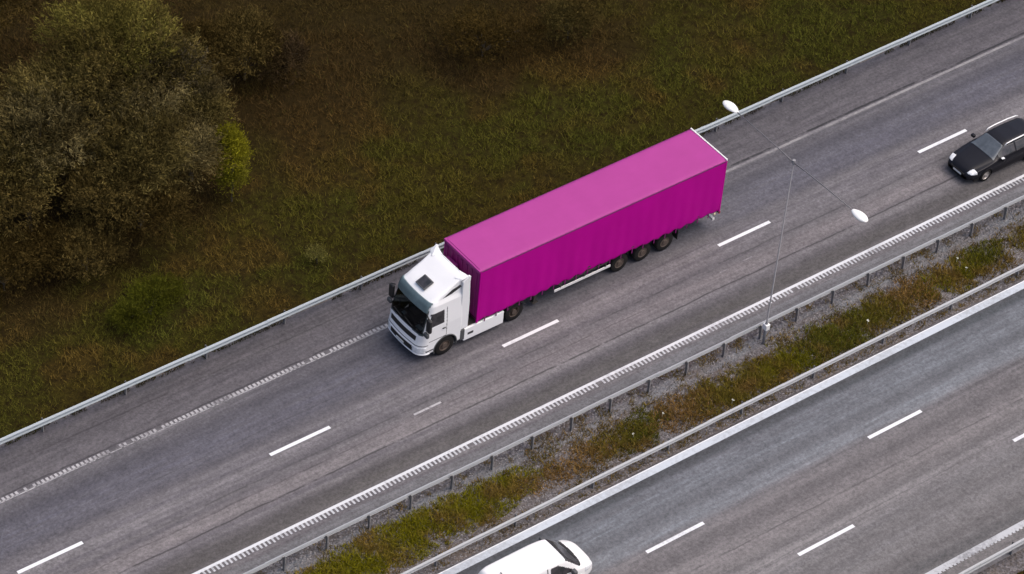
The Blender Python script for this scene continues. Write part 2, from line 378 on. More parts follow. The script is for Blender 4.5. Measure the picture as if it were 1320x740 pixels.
# ------------------------------------------------------------------ guard rails
def w_profile(s, k=1.0):        # (y, z) outline of a W-beam whose face looks towards s
    f = [(0, .75), (.045, .735), (.08, .70), (.08, .665), (.02, .62), (.0, .595), (.02, .57), (.08, .525), (.08, .49), (.045, .455), (0, .44)]
    f = [(a, .75 - (.75 - z) * k) for a, z in f]; t = .006
    return [(s * a, z) for a, z in f] + [(s * (a - t) - s * .004, z) for a, z in f[::-1]]
def guard_rail(y, s, x0, x1, label, post_step, m, zoff=0, ph=0.0, post_x=(0, 60), k_=1.0):
    root = empty('guard_rail', ((x0 + x1) / 2, y, 0)); cx = (x0 + x1) / 2
    tag(root, label, 'guard rail', 'steel guard rails along the motorway')
    b = MB(); L = 4.0; xx = x0; k = 0
    while xx < x1:
        a = random.uniform(-.012, .012)
        pr = [(py + (.008 if k % 2 else 0) * s + a * .3, pz + a + zoff) for py, pz in w_profile(s, k_)]
        b.prism_x(pr, xx - cx, xx + L + .16 - cx); xx += L; k += 1
    b.build('rail', m, root)
    n0 = int(math.floor((post_x[0] - ph) / post_step)); n1 = int((post_x[1] - ph) / post_step)
    first = None
    for i in range(n0, n1 + 1):
        if first is None:
            p = MB(); p.box(-.03, .03, -.06, -.05, -.6, .72 + zoff); p.box(-.03, .03, .05, .06, -.6, .72 + zoff); p.box(-.004, .004, -.05, .05, -.6, .718 + zoff)
            p.box(-.05, .05, .062, .095, .5 + zoff, .68 + zoff)
            first = p.build('post', POSTM, root); q = first
        else:
            q = first.copy(); COL.objects.link(q); q.parent = root
        q.location = (ph + i * post_step - cx, -s * .10, 0); q.rotation_euler = (random.uniform(-.02, .02), random.uniform(-.02, .02), 0 if s > 0 else math.pi)
    return root
guard_rail(6.1, -1, -60, 140, 'pale steel guard rail along the dark grass verge, farthest behind the truck', 4.0, GALV, .0, 1.0, (-10, 80))
guard_rail(-5.5, 1, -60, 140, 'dull guard rail seen from its back beside the comb-toothed white line, posts on gravel', 2.07, GALV2, 0, .55, (0, 64), .58)
guard_rail(-8.82, -1, -60, 140, 'thin grey guard rail on the gravel median beside the wide bluish edge line', 4.0, GALV2, -.06, 2.0, (0, 70), .72)
guard_rail(-21.15, -1, -60, 140, 'guard rail at the bottom right corner, outermost beyond the second carriageway', 4.0, GALV2, 0, 2.0, (0, 70))

# ------------------------------------------------------------------ grass, weeds
def blades(name, P, h, wd, col, lean=.6, m=GRASS, **k):
    n = len(P); az = rng.random(n) * 2 * np.pi; la = rng.random(n) * 2 * np.pi; ln = (rng.random(n) ** .7) * lean * h
    side = np.stack([np.cos(az), np.sin(az), az * 0], 1) * (wd / 2)[:, None]
    tip = P + np.stack([np.cos(la) * ln, np.sin(la) * ln, h], 1)
    V = np.stack([P - side, P + side, tip], 1).reshape(-1, 3)
    F = np.arange(3 * n).reshape(n, 3)
    return tag(fast_mesh(name, V, F, 3, m, tint=np.repeat(col, 3, 0)), **k)
def inside_view(x, y, mx=4):                     # keep blades within the visible ground plus a margin
    P = np.stack([x, y, x * 0], 1) - np.array(camo.matrix_world.translation)
    q = P @ np.array(M3); f = 3.48853
    u = -f * q[:, 0] / q[:, 2]; v = -f * q[:, 1] / q[:, 2]; mg = mx / 57.
    return (abs(u) < .5 + mg) & (abs(v) < .28 + mg)
N = 800000
x = rng.uniform(-6, 68, N); y = rng.uniform(6.62, 42, N); k = inside_view(x, y, 5); x, y = x[k], y[k]
# clump
cl = fbm(x, y, .7, 20); k = rng.random(len(x)) < np.clip((cl - .28) * 3.2, .12, 1); x, y = x[k], y[k]
near = np.clip((y - 6.6) / .8, .35, 1)
hh = (.09 + .22 * fbm(x, y, 2.2, 6)) * near * rng.uniform(.5, 1.35, len(x))
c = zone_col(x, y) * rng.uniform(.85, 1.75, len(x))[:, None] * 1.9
hl = rng.random(len(x)) < .035; c[hl] = STRAW * rng.uniform(.6, 1.3, hl.sum())[:, None]
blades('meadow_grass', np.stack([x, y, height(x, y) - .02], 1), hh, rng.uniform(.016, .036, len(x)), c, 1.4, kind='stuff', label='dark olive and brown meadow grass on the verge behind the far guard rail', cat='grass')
print('verge blades', len(x))
# bare fringe under the far rail
N = 16000; x = rng.uniform(-6, 68, N); y = 6.25 + np.abs(rng.normal(0, .22, N)); k = fbm(x, y, .5, 30) > .45; x, y = x[k], y[k]
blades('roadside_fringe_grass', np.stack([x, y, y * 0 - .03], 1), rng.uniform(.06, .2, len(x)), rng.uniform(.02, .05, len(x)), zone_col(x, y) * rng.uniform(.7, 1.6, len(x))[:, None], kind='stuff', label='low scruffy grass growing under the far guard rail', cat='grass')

# median planting: patches (x, y, rx, ry, colour, density)
MG = np.array((.165, .15, .010)); MBn = np.array((.21, .125, .042)); MO = np.array((.145, .115, .020)); MD = np.array((.10, .098, .014))
PAT = [(9.5, -7.0, 1.6, .75, MG, 1), (11.2, -6.9, 1.8, .85, MG, 1), (13.5, -6.9, 1.8, .9, MG, 1), (15.8, -6.9, 1.7, .85, MG, 1), (17.8, -6.9, 1.5, .8, MG, 1), (19.4, -6.8, 1.2, .6, MG, .9), (20.6, -7.4, 1.3, .45, MBn, .5),
       (22.5, -7.2, 1.6, .55, MBn, .7), (24.6, -7.2, 1.5, .6, MO, .8), (25.4, -7.7, .9, .4, MD, .9), (26.2, -6.9, 1.2, .5, MD, .75), (28.0, -7.3, 1.7, .7, MBn, .8), (29.8, -7.4, 1.6, .8, MO, .9), (31.6, -7.5, 1.8, .8, MO, 1), (33.4, -7.5, 1.6, .75, MG * .85, 1),
       (35.6, -7.3, 1.7, .85, MD, 1), (37.4, -7.3, 1.8, .85, MD * 1.1, 1), (39.4, -7.2, 1.7, .75, MO, .9), (41.4, -7.1, 1.8, .75, MBn, .8), (43.5, -7.2, 1.8, .75, MG * .9, .95), (45.5, -7.1, 1.6, .7, MD, .9), (48.3, -7.2, 1.8, .6, MO, .8), (51, -7.1, 2, .6, MO, .8), (55, -7.1, 2.5, .6, MG, .8), (60, -7.1, 2.5, .6, MO, .8),
       (6.5, -7.1, 1.3, .6, MO, .7), (2, -7, 2.5, .7, MG, .8), (34.5, -6.1, .8, .25, MD, .5), (27, -6.2, .8, .2, MD, .5), (21.5, -6.15, .9, .2, MD, .3)]
PX, PY, PZ, PC, PH = [], [], [], [], []
for (px, py, rx, ry, col, den) in PAT:
    n = int(3000 * rx * ry * den * 1.1)
    ry = ry * 1.15; t = rng.random(n) * 2 * np.pi; r = np.sqrt(rng.random(n)) * 1.25
    xx = px + rx * r * np.cos(t); yy = py + ry * r * np.sin(t)
    kk = (fbm(xx, yy, .5, 40) + .30 * (1 - r) + rng.normal(0, .07, n) > .53 - .15 * den) & (yy > -8.55) & (yy < -5.75)
    xx, yy, r = xx[kk], yy[kk], r[kk]; PX.append(xx); PY.append(yy)
    f = fbm(xx, yy, 1.0, 44)[:, None]; cc = col * (1 - .0 * f) ; cc = cc + (MBn - cc) * np.clip((f - .56) * 4, 0, .7); PC.append(cc * rng.uniform(.45, 1.35, len(xx))[:, None])
    PH.append((.10 + .16 * den * (1.15 - r * .8)) * rng.uniform(.5, 1.3, len(xx)))
x = np.concatenate(PX); y = np.concatenate(PY)
blades('median_grass', np.stack([x, y, y * 0 - .03], 1), np.concatenate(PH), rng.uniform(.025, .055, len(x)), np.concatenate(PC), 1.5, kind='stuff', label='green and brown grass patches growing along the gravel median', cat='grass')
print('median blades', len(x))
N = 90000; x = rng.uniform(-4, 66, N); y = rng.uniform(-8.95, -5.1, N)
k = (fbm(x, y, .45, 50) + rng.normal(0, .03, N) > .52 + .05 * (y > -6) + .05 * (x < 20)) | ((y < -8.85) & (fbm(x, y, .5, 51) > .5)); x, y = x[k], y[k]
blades('sparse_weeds', np.stack([x, y, y * 0 - .03], 1), rng.uniform(.06, .24, len(x)), rng.uniform(.02, .045, len(x)), (MO + (MBn - MO) * rng.random((len(x), 1))) * rng.uniform(.4, 1.1, len(x))[:, None], 1.4, kind='stuff', label='thin brown weeds scattered over the median gravel', cat='weeds')
N = 30000; x = rng.uniform(10, 60, N); y = -22.0 - rng.random(N) * 4; c = (MG + (MBn - MG) * np.clip((fbm(x, y, 1.5, 60)[:, None] - .4) * 3, 0, .8)) * rng.uniform(.5, 1.3, N)[:, None]
blades('outer_verge_grass', np.stack([x, y, height(x, y) - .02], 1), rng.uniform(.1, .3, N), rng.uniform(.03, .06, N), c, .8, kind='stuff', label='yellowish green grass beyond the bottom right guard rail', cat='grass')
# gravel stones (uncountable), little polyhedra
def stones(name, x, y, s, col, **k):
    n = len(x); o = np.array([(1, 0, 0), (0, 1, 0), (-1, 0, 0), (0, -1, 0), (0, 0, 1)], float)
    f = np.array([(0, 1, 4), (1, 2, 4), (2, 3, 4), (3, 0, 4)])
    J = o[None] * rng.uniform(.6, 1.3, (n, 5, 1)) * s[:, None, None]; a = rng.random(n) * 6.3
    ca, sa = np.cos(a)[:, None], np.sin(a)[:, None]; Jx = J[..., 0] * ca - J[..., 1] * sa; Jy = J[..., 0] * sa + J[..., 1] * ca
    V = np.stack([Jx + x[:, None], Jy + y[:, None], J[..., 2] * .8 - .022], -1).reshape(-1, 3)
    F = (f[None] + 5 * np.arange(n)[:, None, None]).reshape(-1, 3)
    return tag(fast_mesh(name, V, F, 3, GRASS, tint=np.repeat(col, 5, 0)), **k)
N = 42000; x = rng.uniform(-4, 66, N); y = rng.uniform(-9.02, -5.02, N); g = rng.uniform(.07, .24, N)[:, None] * np.array((1, .95, .96)) 
stones('gravel_stones', x, y, rng.uniform(.015, .055, N), g, kind='stuff', label='loose grey stones covering the median between the two guard rails', cat='gravel')
# white specks: litter-like flowers heads
fl = [(38.2, -7.5), (44.2, -7.3), (44.3, -6.6), (25.2, -7.4), (30.0, -8.1), (27.0, -7.1)]
for i, (fx, fy) in enumerate(fl):
    b = MB(); b.tube([(0, 0, -.03), (.01, 0, .25)], .008, 5)
    for a in range(3):
        ox, oy = jit(.08), jit(.08); b.tube([(ox, oy, .24), (ox, oy, .27)], [.02, .035], 6)
    o = b.build('wildflower', mat('pale_petals', (.62, .62, .52), .7) if i == 0 else bpy.data.materials['pale_petals'])
    o.location = (fx, fy, 0); o.rotation_euler = (0, 0, random.random() * 6)
    tag(o, 'small whitish wildflower cluster standing in the grass of the gravel median', 'flower', 'whitish wildflowers dotted over the median')

# ------------------------------------------------------------------ trees and shrubs
def foliage_mesh(lobes, sprays, leaf, cols, up=.5, per=12, slen=.7):
    V, C = [], []
    tot = sum(l[3] * l[4] for l in lobes)
    for (cx, cy, cz, rr, rz, *cc) in lobes:
        n = int(sprays * rr * rz / tot)
        d = rng.normal(size=(n, 3)); d /= np.linalg.norm(d, axis=1)[:, None]; d[:, 2] = np.where(d[:, 2] < -.35, -d[:, 2], d[:, 2])
        rad = rng.random(n) ** .4
        # lumpy outline
        lump = .80 + .45 * vn(d[:, 0] * 2 + cx, d[:, 1] * 2 + d[:, 2] * 2 + cy, .9, 70)
        p0 = np.array((cx, cy, cz)) + d * np.array((rr, rr, rz)) * (rad * lump)[:, None]
        dd = d + np.array((0, 0, up)) + rng.normal(0, .35, (n, 3)); dd /= np.linalg.norm(dd, axis=1)[:, None]
        ln = slen * rng.uniform(.5, 1.3, n)
        tone = rng.uniform(.7, 1.25, n) * (.5 + 1.0 * vn(p0[:, 0], p0[:, 1] + p0[:, 2], .9, 80))
        base = np.array(cc[0] if cc else cols[0]); alt = np.array(cols[1]); mixf = np.clip((vn(p0[:, 0] + 3, p0[:, 1] + p0[:, 2], 1.4, 90) - .4) * 2.5, 0, 1)[:, None]
        pc = (base + (alt - base) * mixf * .6) * tone[:, None]
        t = rng.random((n, per)) ; q = p0[:, None] + dd[:, None] * (t * ln[:, None])[..., None] + rng.normal(0, .07, (n, per, 3))
        q = q.reshape(-1, 3); m = len(q)
        a = rng.normal(size=(m, 3)) * .55 + np.repeat(dd, per, 0) * thin_dir; a /= np.linalg.norm(a, axis=1)[:, None]
        b = np.cross(a, rng.normal(size=(m, 3))); b /= np.linalg.norm(b, axis=1)[:, None]
        s = leaf * rng.uniform(.6, 1.4, m)[:, None]
        V.append(np.stack([q - a * s * 1.7, q + b * s * .3, q + a * s * 1.7, q - b * s * .3], 1).reshape(-1, 3))
        C.append(np.repeat(np.repeat(pc, per, 0) * rng.uniform(.85, 1.2, (m, 1)), 4, 0))
    return np.concatenate(V), np.concatenate(C)
def tree(name, label, cat, base, lobes, sprays, leaf, cols, trunk_r, group=None, up=.5, per=12, slen=.7, kindname='crown'):
    bx, by = base; bz = float(height(bx, by)); root = empty(name, (bx, by, bz)); tag(root, label, cat, group)
    L = [(l[0] - bx, l[1] - by, l[2] - bz, *l[3:]) for l in lobes]
    V, C = foliage_mesh(L, int(sprays * 2.0), leaf * .64, cols, up, per + 2, slen)
    fast_mesh(kindname, V, np.arange(len(V)).reshape(-1, 4), 4, LEAF, root, tint=C)
    top = max(l[2] for l in L); b = MB()
    b.tube([(0, 0, -.3), (jit(.1), jit(.1), top * .35), (jit(.3), jit(.3), top * .8)], [trunk_r * 1.25, trunk_r, trunk_r * .45], 9)
    b.build('trunk' if trunk_r > .06 else 'stem', BARK, root)
    br = MB()
    for l in L:
        for q in range(7):
            e = Vector((l[0] + jit(l[3]), l[1] + jit(l[3]), l[2] + l[4] * random.uniform(0, .8))); s0 = Vector((0, 0, top * random.uniform(.15, .4)))
            mid = s0.lerp(e, .5) + Vector((0, 0, .25)); br.tube([s0, mid, e], [trunk_r * .5, trunk_r * .28, trunk_r * .08], 5)
    br.build('branches', BARK, root)
    return root
CR = (.108, .084, .026); CR2 = (.080, .058, .018); CG = (.125, .108, .024); CD = (.050, .034, .010); CGR = (.135, .108, .045)
tree('willow_tree', 'big brownish willow with a yellow green top, tallest crown at the upper left', 'tree', (16.2, 18.0),
     [(16.9, 19.9, 5.6, 2.7, 2.0, CG), (15.4, 18.6, 4.9, 2.4, 1.9, CR), (18.4, 18.6, 4.9, 2.0, 1.6, CR), (16.4, 17.2, 4.2, 2.2, 1.7, CGR), (18.9, 18.0, 4.6, 1.5, 1.2, (.075, .062, .038))], 3000, .085, (CR, CR2), .2)
tree('willow_tree', 'grey brown willow at the left picture edge, in front of the tallest crown', 'tree', (11.2, 17.3),
     [(12.3, 17.9, 4.2, 2.2, 1.6, CGR), (10.6, 17.4, 3.4, 1.9, 1.4, CR), (13.3, 19.3, 4.6, 1.8, 1.5, CR), (9.4, 16.4, 2.7, 1.6, 1.2, CR2)], 2300, .085, (CR, CR2), .16)
tree('willow_tree', 'dark low grey brown willow between the left edge crown and the bright yellow bush', 'tree', (15.4, 14.9),
     [(15.5, 15.2, 3.6, 2.1, 1.5, CR), (17.2, 14.9, 3.0, 1.6, 1.3, CGR), (13.6, 14.6, 2.5, 1.7, 1.2, CR2), (15.0, 13.7, 1.8, 1.7, 1.0, CD)], 2300, .08, (CR, CR2), .15)
tree('willow_tree', 'small reddish brown willow right behind the yellow green bush', 'tree', (19.0, 16.4),
     [(19.0, 16.6, 3.3, 1.6, 1.5, CR), (18.3, 15.4, 2.5, 1.3, 1.0, CR2)], 1100, .08, (CR, (.05, .04, .028)), .11)
tree('yellow_bush', 'slim bright yellow green bush at the right rim of the willows', 'bush', (19.75, 14.25),
     [(19.85, 14.4, .75, .55, .7, (.14, .135, .012)), (19.95, 14.5, 1.9, .58, .98, (.21, .195, .013)), (19.75, 14.75, 2.8, .42, .62, (.20, .187, .013))], 560, .06, ((.16, .155, .012), (.11, .105, .012)), .05, up=.9, per=10, slen=.45, kindname='foliage')
tree('dark_shrub', 'low dark brown shrub at the foot of the lowest willow', 'shrub', (11.8, 13.6), [(11.9, 13.7, .9, 1.5, .9, CR2), (10.3, 14.4, .9, 1.3, .9, CD)], 800, .07, (CR2, CD), .04, 'dark shrubs around the willows', kindname='foliage', slen=.45)
tree('dark_shrub', 'low dark shrub at the left picture edge below the willows', 'shrub', (8.3, 14.6), [(8.4, 14.6, 1.0, 1.5, 1.0, CD), (7.2, 15.6, 1.1, 1.5, 1.0, CR2)], 700, .07, (CR2, CD), .04, 'dark shrubs around the willows', kindname='foliage', slen=.45)
tree('dark_shrub', 'blackish brown shrub at the top edge just right of the tallest willow', 'shrub', (22.4, 21.4), [(22.4, 21.5, 1.5, 1.8, 1.4, CD), (21.4, 19.8, 1.1, 1.3, 1.0, CD)], 900, .08, (CD, CR2), .05, 'dark shrubs around the willows', kindname='foliage', slen=.5)
tree('dark_shrub', 'loose brownish shrub at the top edge between the willow and the brown meadow', 'shrub', (25.0, 21.0), [(25.0, 21.2, 1.5, 1.6, 1.2, CR2), (26.4, 20.2, .9, 1.2, .8, (.045, .03, .015))], 800, .08, (CR2, CD), .05, 'dark shrubs around the willows', kindname='foliage', slen=.5)
tree('dark_shrub', 'reddish brown spreading shrub at the top edge above the middle of the trailer', 'shrub', (35.4, 16.6), [(35.2, 16.8, .7, 1.6, .8, (.050, .033, .009)), (37.0, 15.9, .6, 1.2, .6, (.046, .030, .009))], 420, .07, (CR2, (.05, .034, .01)), .04, kindname='foliage', slen=.4)
tree('dark_shrub', 'greyish brown shrub at the top edge, rightmost of the dark ones', 'shrub', (39.6, 15.4), [(39.6, 15.5, .7, 1.3, .7, (.054, .042, .013))], 260, .07, (CR2, CD), .04, kindname='foliage', slen=.4)
tree('green_shrub', 'spreading dull green shrub on the verge left of the truck', 'shrub', (12.6, 9.9), [(12.9, 10.2, .35, 1.0, .55, (.060, .064, .007)), (11.6, 9.7, .3, .9, .45, (.056, .058, .007)), (13.8, 10.3, .3, .7, .4, (.05, .052, .006))], 600, .055, ((.055, .058, .007), (.045, .045, .006)), .03, kindname='foliage', slen=.3, per=10)
tree('green_shrub', 'small pale flowered shrub in the verge above the truck cab', 'shrub', (20.5, 8.75), [(20.5, 8.8, .2, .45, .3, (.12, .11, .03))], 70, .045, ((.11, .10, .025), (.06, .055, .012)), .02, kindname='foliage', slen=.2, per=8)
# ones mostly outside the frame, seen by their rims or from a step aside
tree('willow_tree', 'dark wooded crown cut by the top left corner', 'tree', (12.5, 26.5), [(13.2, 26.8, 5.0, 2.6, 1.8, CD), (16.0, 27.4, 4.6, 2.4, 1.8, CD), (10.0, 24.5, 4.0, 2.4, 1.6, CD)], 1700, .09, (CD, CR2), .2)

# ------------------------------------------------------------------ street lamp
def street_lamp(loc, label):
    root = empty('street_lamp', loc); tag(root, label, 'street lamp'); H = 10.2; dY = 4.08
    MB().tube([(0, 0, -.3), (0, 0, 1.2), (0, 0, 1.25), (0, 0, H)], [.07, .07, .038, .022], 12).build('pole', POLE, root, True)
    b = MB(); b.box(-.11, .11, -.13, .13, .85, 1.15, .02); b.build('base_collar', LAMPW, root)
    MB().tube([(0, 0, H - .06), (0, 0, H + .12)], .07, 12).build('arm_bracket', POLE, root)
    for s in (-1, 1):
        a = MB().tube([(0, 0, H - .02), (0, s * .8, H + .04), (0, s * 2.2, H + .08), (0, s * (dY - .36), H + .1)], [.026, .024, .022, .02], 8).build('arm', ARM, root, True)
        P = []
        nL, nA = 18, 16; V = []; F = []
        for i in range(nL + 1):
            t = i / nL; ww = .25 * (math.sin(math.pi * (t * .93 + .05)) ** .55) * (.82 + .25 * t); yy = s * (dY - .44 + t * .88)
            for k in range(nA):
                a_ = 2 * math.pi * k / nA; zz = math.sin(a_); V.append((ww * math.cos(a_), yy, H + .1 + (.10 * zz if zz > 0 else .05 * zz) * ww / .2))
        for i in range(nL):
            for k in range(nA): F.append((i * nA + k, i * nA + (k + 1) % nA, (i + 1) * nA + (k + 1) % nA, (i + 1) * nA + k))
        F.append(tuple(range(nA))); F.append(tuple(nL * nA + k for k in range(nA)))
        hd = MB().raw(V, F).build('lamp_head', LAMPW, root, True)
        MB().box(-.11, .11, s * dY - .2, s * dY + .2, H + .02, H + .045, .008).build('lens', GLASSC, hd)
    return root
street_lamp((33.6, -5.92, -.02), 'tall slim grey double arm street lamp with two white oval heads, standing in the median')

# ------------------------------------------------------------------ smooth lofts for vehicle bodies
def gsm(A, sig, axis):
    if sig <= 0: return A
    k = int(3 * sig) + 1; w_ = np.exp(-.5 * (np.arange(-k, k + 1) / sig) ** 2); w_ /= w_.sum()
    pad = [(0, 0)] * A.ndim; pad[axis] = (k, k)
    B = np.pad(A, pad, mode='reflect', reflect_type='odd'); out = np.zeros_like(A)
    for i, ww in enumerate(w_): out += ww * np.take(B, np.arange(i, i + A.shape[axis]), axis)
    return out
def grid_normals(P, closed=False):
    gi = np.gradient(P, axis=0); gj = (np.roll(P, -1, 1) - np.roll(P, 1, 1)) if closed else np.gradient(P, axis=1)
    n = np.cross(gi, gj); n /= np.linalg.norm(n, axis=2)[..., None] + 1e-9; return n
def grid_faces(P, closed=False):
    ni, nj = P.shape[:2]; id_ = np.arange(ni * nj).reshape(ni, nj)
    if closed: id2 = np.concatenate([id_, id_[:, :1]], 1)
    else: id2 = id_
    return np.stack([id2[:-1, :-1], id2[1:, :-1], id2[1:, 1:], id2[:-1, 1:]], -1)
def sub_patch(name, P, Nn, Fc, mask, off, m, parent):   # lifted copy of the masked cells
    Q = (P + Nn * off).reshape(-1, 3); f = Fc[mask]
    if len(f) == 0: return None
    u, inv = np.unique(f.ravel(), return_inverse=True); f2 = inv.reshape(-1, 4)
    V = Q[u]; me_f = [tuple(a) for a in f2]
    # rim: drop boundary edges back to the body so the patch has an edge thickness
    from collections import Counter
    cnt = Counter(); dirn = {}
    for a in me_f:
        for i in range(4):
            e = (a[i], a[(i + 1) % 4]); kx = tuple(sorted(e)); cnt[kx] += 1; dirn[kx] = e
    Vb = (P + Nn * (-.004)).reshape(-1, 3)[u]; n = len(V); F = list(me_f)
    for kx, c_ in cnt.items():
        if c_ == 1: a, b = dirn[kx]; F.append((b, a, a + n, b + n))
    me = bpy.data.meshes.new(name); me.from_pydata([tuple(q) for q in np.concatenate([V, Vb])], [], F); me.update()
    return link(name, me, m, parent, True)
def in_poly(px, py, poly):
    r = np.zeros(px.shape, bool); n = len(poly)
    for i in range(n):
        x1, y1 = poly[i]; x2, y2 = poly[(i + 1) % n]
        c = ((y1 > py) != (y2 > py)) & (px < (x2 - x1) * (py - y1) / (y2 - y1 + 1e-12) + x1); r ^= c
    return r
def wheel(parent, x, y, z, r, wdt, s, rim_m, name='wheel', rim_r=.6, dish=.05):
    # s: outward direction along y
    w_ = MB(); w_.lathe_y(0, 0, [(r * rim_r, 0), (r * .93, 0), (r, -s * .03), (r, -s * (wdt - .03)), (r * .93, -s * wdt), (r * rim_r, -s * wdt)], 30)
    o = w_.build(name, RUB, parent, True); o.location = (x, y, z)
    b = MB(); b.lathe_y(0, 0, [(r * rim_r, -s * .01), (r * rim_r * .9, -s * .015), (r * rim_r * .82, -s * dish), (r * .28, -s * dish * .8), (r * .25, s * .01), (.001, s * .015)], 24)
    for k in range(10):
        t = k * math.pi / 5; b.tube([(math.cos(t) * r * .4, -s * (dish + .01), math.sin(t) * r * .4), (math.cos(t) * r * .4, -s * dish * .2, math.sin(t) * r * .4)], r * .035, 6)
    b.build('rim', rim_m, o)
    return o

def body_loft(L, ztop, zbelt, wbelt, wroof, zbot, sx, arches, cell=.025, sm=(2.2, 2.2)):
    """body as a grid of stations along s and points round the section; s=0 at the nose; local x = sx*s"""
    s = np.concatenate([np.array([0, .004, .01]), np.arange(.02, L - .015, cell), np.array([L - .01, L - .004, L])]); ni = len(s)
    f = lambda t: np.interp(s, [a for a, _ in t], [b for _, b in t])
    zt, zb, wb, wr, z0 = f(ztop), f(zbelt), f(wbelt), f(wroof), f(zbot)
    zt = gsm(zt[:, None], 2.5, 0)[:, 0]; zb = gsm(zb[:, None], 2.5, 0)[:, 0]; wr = gsm(wr[:, None], 3, 0)[:, 0]
    key = [(wb * .0, z0), (wb * .85, z0), (wb * .96, z0 + .05), (wb * 1.0, z0 + .22), (wb * 1.0, zb - .22), (wb * .965, zb), (wr, zt - .05 - (zt - zb) * .06), (wr * .86, zt - .012), (wr * .45, zt), (wr * 0, zt + .004)]
    t0 = np.array([0, .06, .10, .22, .36, .48, .72, .78, .88, 1.0])
    t = np.linspace(0, 1, 74)
    half = np.stack([np.stack([np.interp(t, t0, [k_[0][i] for k_ in key]), np.interp(t, t0, [k_[1][i] for k_ in key])], 1) for i in range(ni)])
    full = np.concatenate([half * np.array([-1, 1]), half[:, -2::-1]], 1)
    full = gsm(full, sm[1], 1); 
    P = np.stack([np.repeat(sx * s[:, None], full.shape[1], 1), full[..., 0], full[..., 1]], -1)
    P[..., 1:] = gsm(P[..., 1:], .8, 0)
    return s, P
def build_body(P, arches, m, parent, name, extra_cut=None):
    Fc = grid_faces(P); ctr = (P[:-1, :-1] + P[1:, :-1] + P[1:, 1:] + P[:-1, 1:]) / 4
    cut = np.zeros(ctr.shape[:2], bool)
    for ax, az, ar in arches: cut |= ((ctr[..., 0] - ax) ** 2 + (ctr[..., 2] - az) ** 2 < ar * ar) & (abs(ctr[..., 1]) > .45)
    V = P.reshape(-1, 3); f = Fc[~cut]
    ni, nj = P.shape[:2]
    me = bpy.data.meshes.new(name); F = [tuple(a) for a in f] + [tuple(range(nj)), tuple((ni - 1) * nj + k for k in range(nj))[::-1]]
    me.from_pydata([tuple(q) for q in V], [], F); 
    bm = bmesh.new(); bm.from_mesh(me); bmesh.ops.recalc_face_normals(bm, faces=bm.faces[:]); bm.to_mesh(me); bm.free(); me.update()
    o = link(name, me, m, parent, True)
    Nn = grid_normals(P); mid = P.mean((0, 1)); sgn = np.sign(((P - mid) * Nn).sum(-1).mean()); Nn = Nn * sgn
    return o, Nn, Fc, ctr
def fn(Nn): return (Nn[:-1, :-1] + Nn[1:, :-1] + Nn[1:, 1:] + Nn[:-1, 1:]) / 4
def arch_lip(body, ax, az, ar, y, m, r=.022):
    b = MB(); pts = [(ax + ar * math.cos(t), y, az + ar * math.sin(t)) for t in np.linspace(-.25, math.pi + .25, 26)]
    b.tube(pts, r, 6); return b.build('wheel_arch', m, body)

# ------------------------------------------------------------------ estate car (nose towards -X)
car = empty('estate_car', (50.6, -2.27, 0)); tag(car, 'black estate car with silver roof rails entering at the right picture edge', 'car')
CL = 4.75; CX = -2.35      # local x of the nose
s, P = body_loft(CL, [(0, .50), (.03, .62), (.12, .70), (.4, .79), (.9, .87), (1.35, .95), (1.5, 1.0), (2.15, 1.39), (2.5, 1.45), (3.3, 1.46), (4.1, 1.40), (4.45, 1.2), (4.65, .95), (4.75, .7)],
                 [(0, .48), (.1, .60), (.4, .72), (.9, .80), (1.5, .89), (2.5, .92), (4.0, .96), (4.6, .9), (4.75, .68)],
                 [(0, .60), (.06, .70), (.2, .80), (.5, .88), (1.0, .91), (2.4, .92), (4.0, .90), (4.5, .84), (4.75, .74)],
                 [(0, .40), (.2, .60), (.9, .70), (1.4, .74), (2.1, .60), (2.6, .60), (4.0, .59), (4.5, .62), (4.75, .6)],
                 [(0, .24), (.6, .2), (4.2, .2), (4.75, .32)], 1, None)
P[..., 0] += CX
ARCH = [(CX + .98, .33, .37), (CX + 3.75, .33, .37)]
body, Nn, Fc, ctr = build_body(P, ARCH, CARB, car, 'body'); N1 = fn(Nn)
x_, y_, z_ = ctr[..., 0] - CX, ctr[..., 1], ctr[..., 2]
zt_ = np.interp(x_, s, P[:, P.shape[1] // 2, 2])
sub_patch('windshield', P, Nn, Fc, (x_ > 1.42) & (x_ < 2.13) & (abs(y_) < np.interp(x_, [1.42, 2.13], [.76, .555])) & (N1[..., 2] > .35) , .006, GLASSC, car)
sub_patch('rear_window', P, Nn, Fc, (x_ > 4.2) & (x_ < 4.55) & (abs(y_) < .56) & (z_ > .98), .006, GLASS, car)
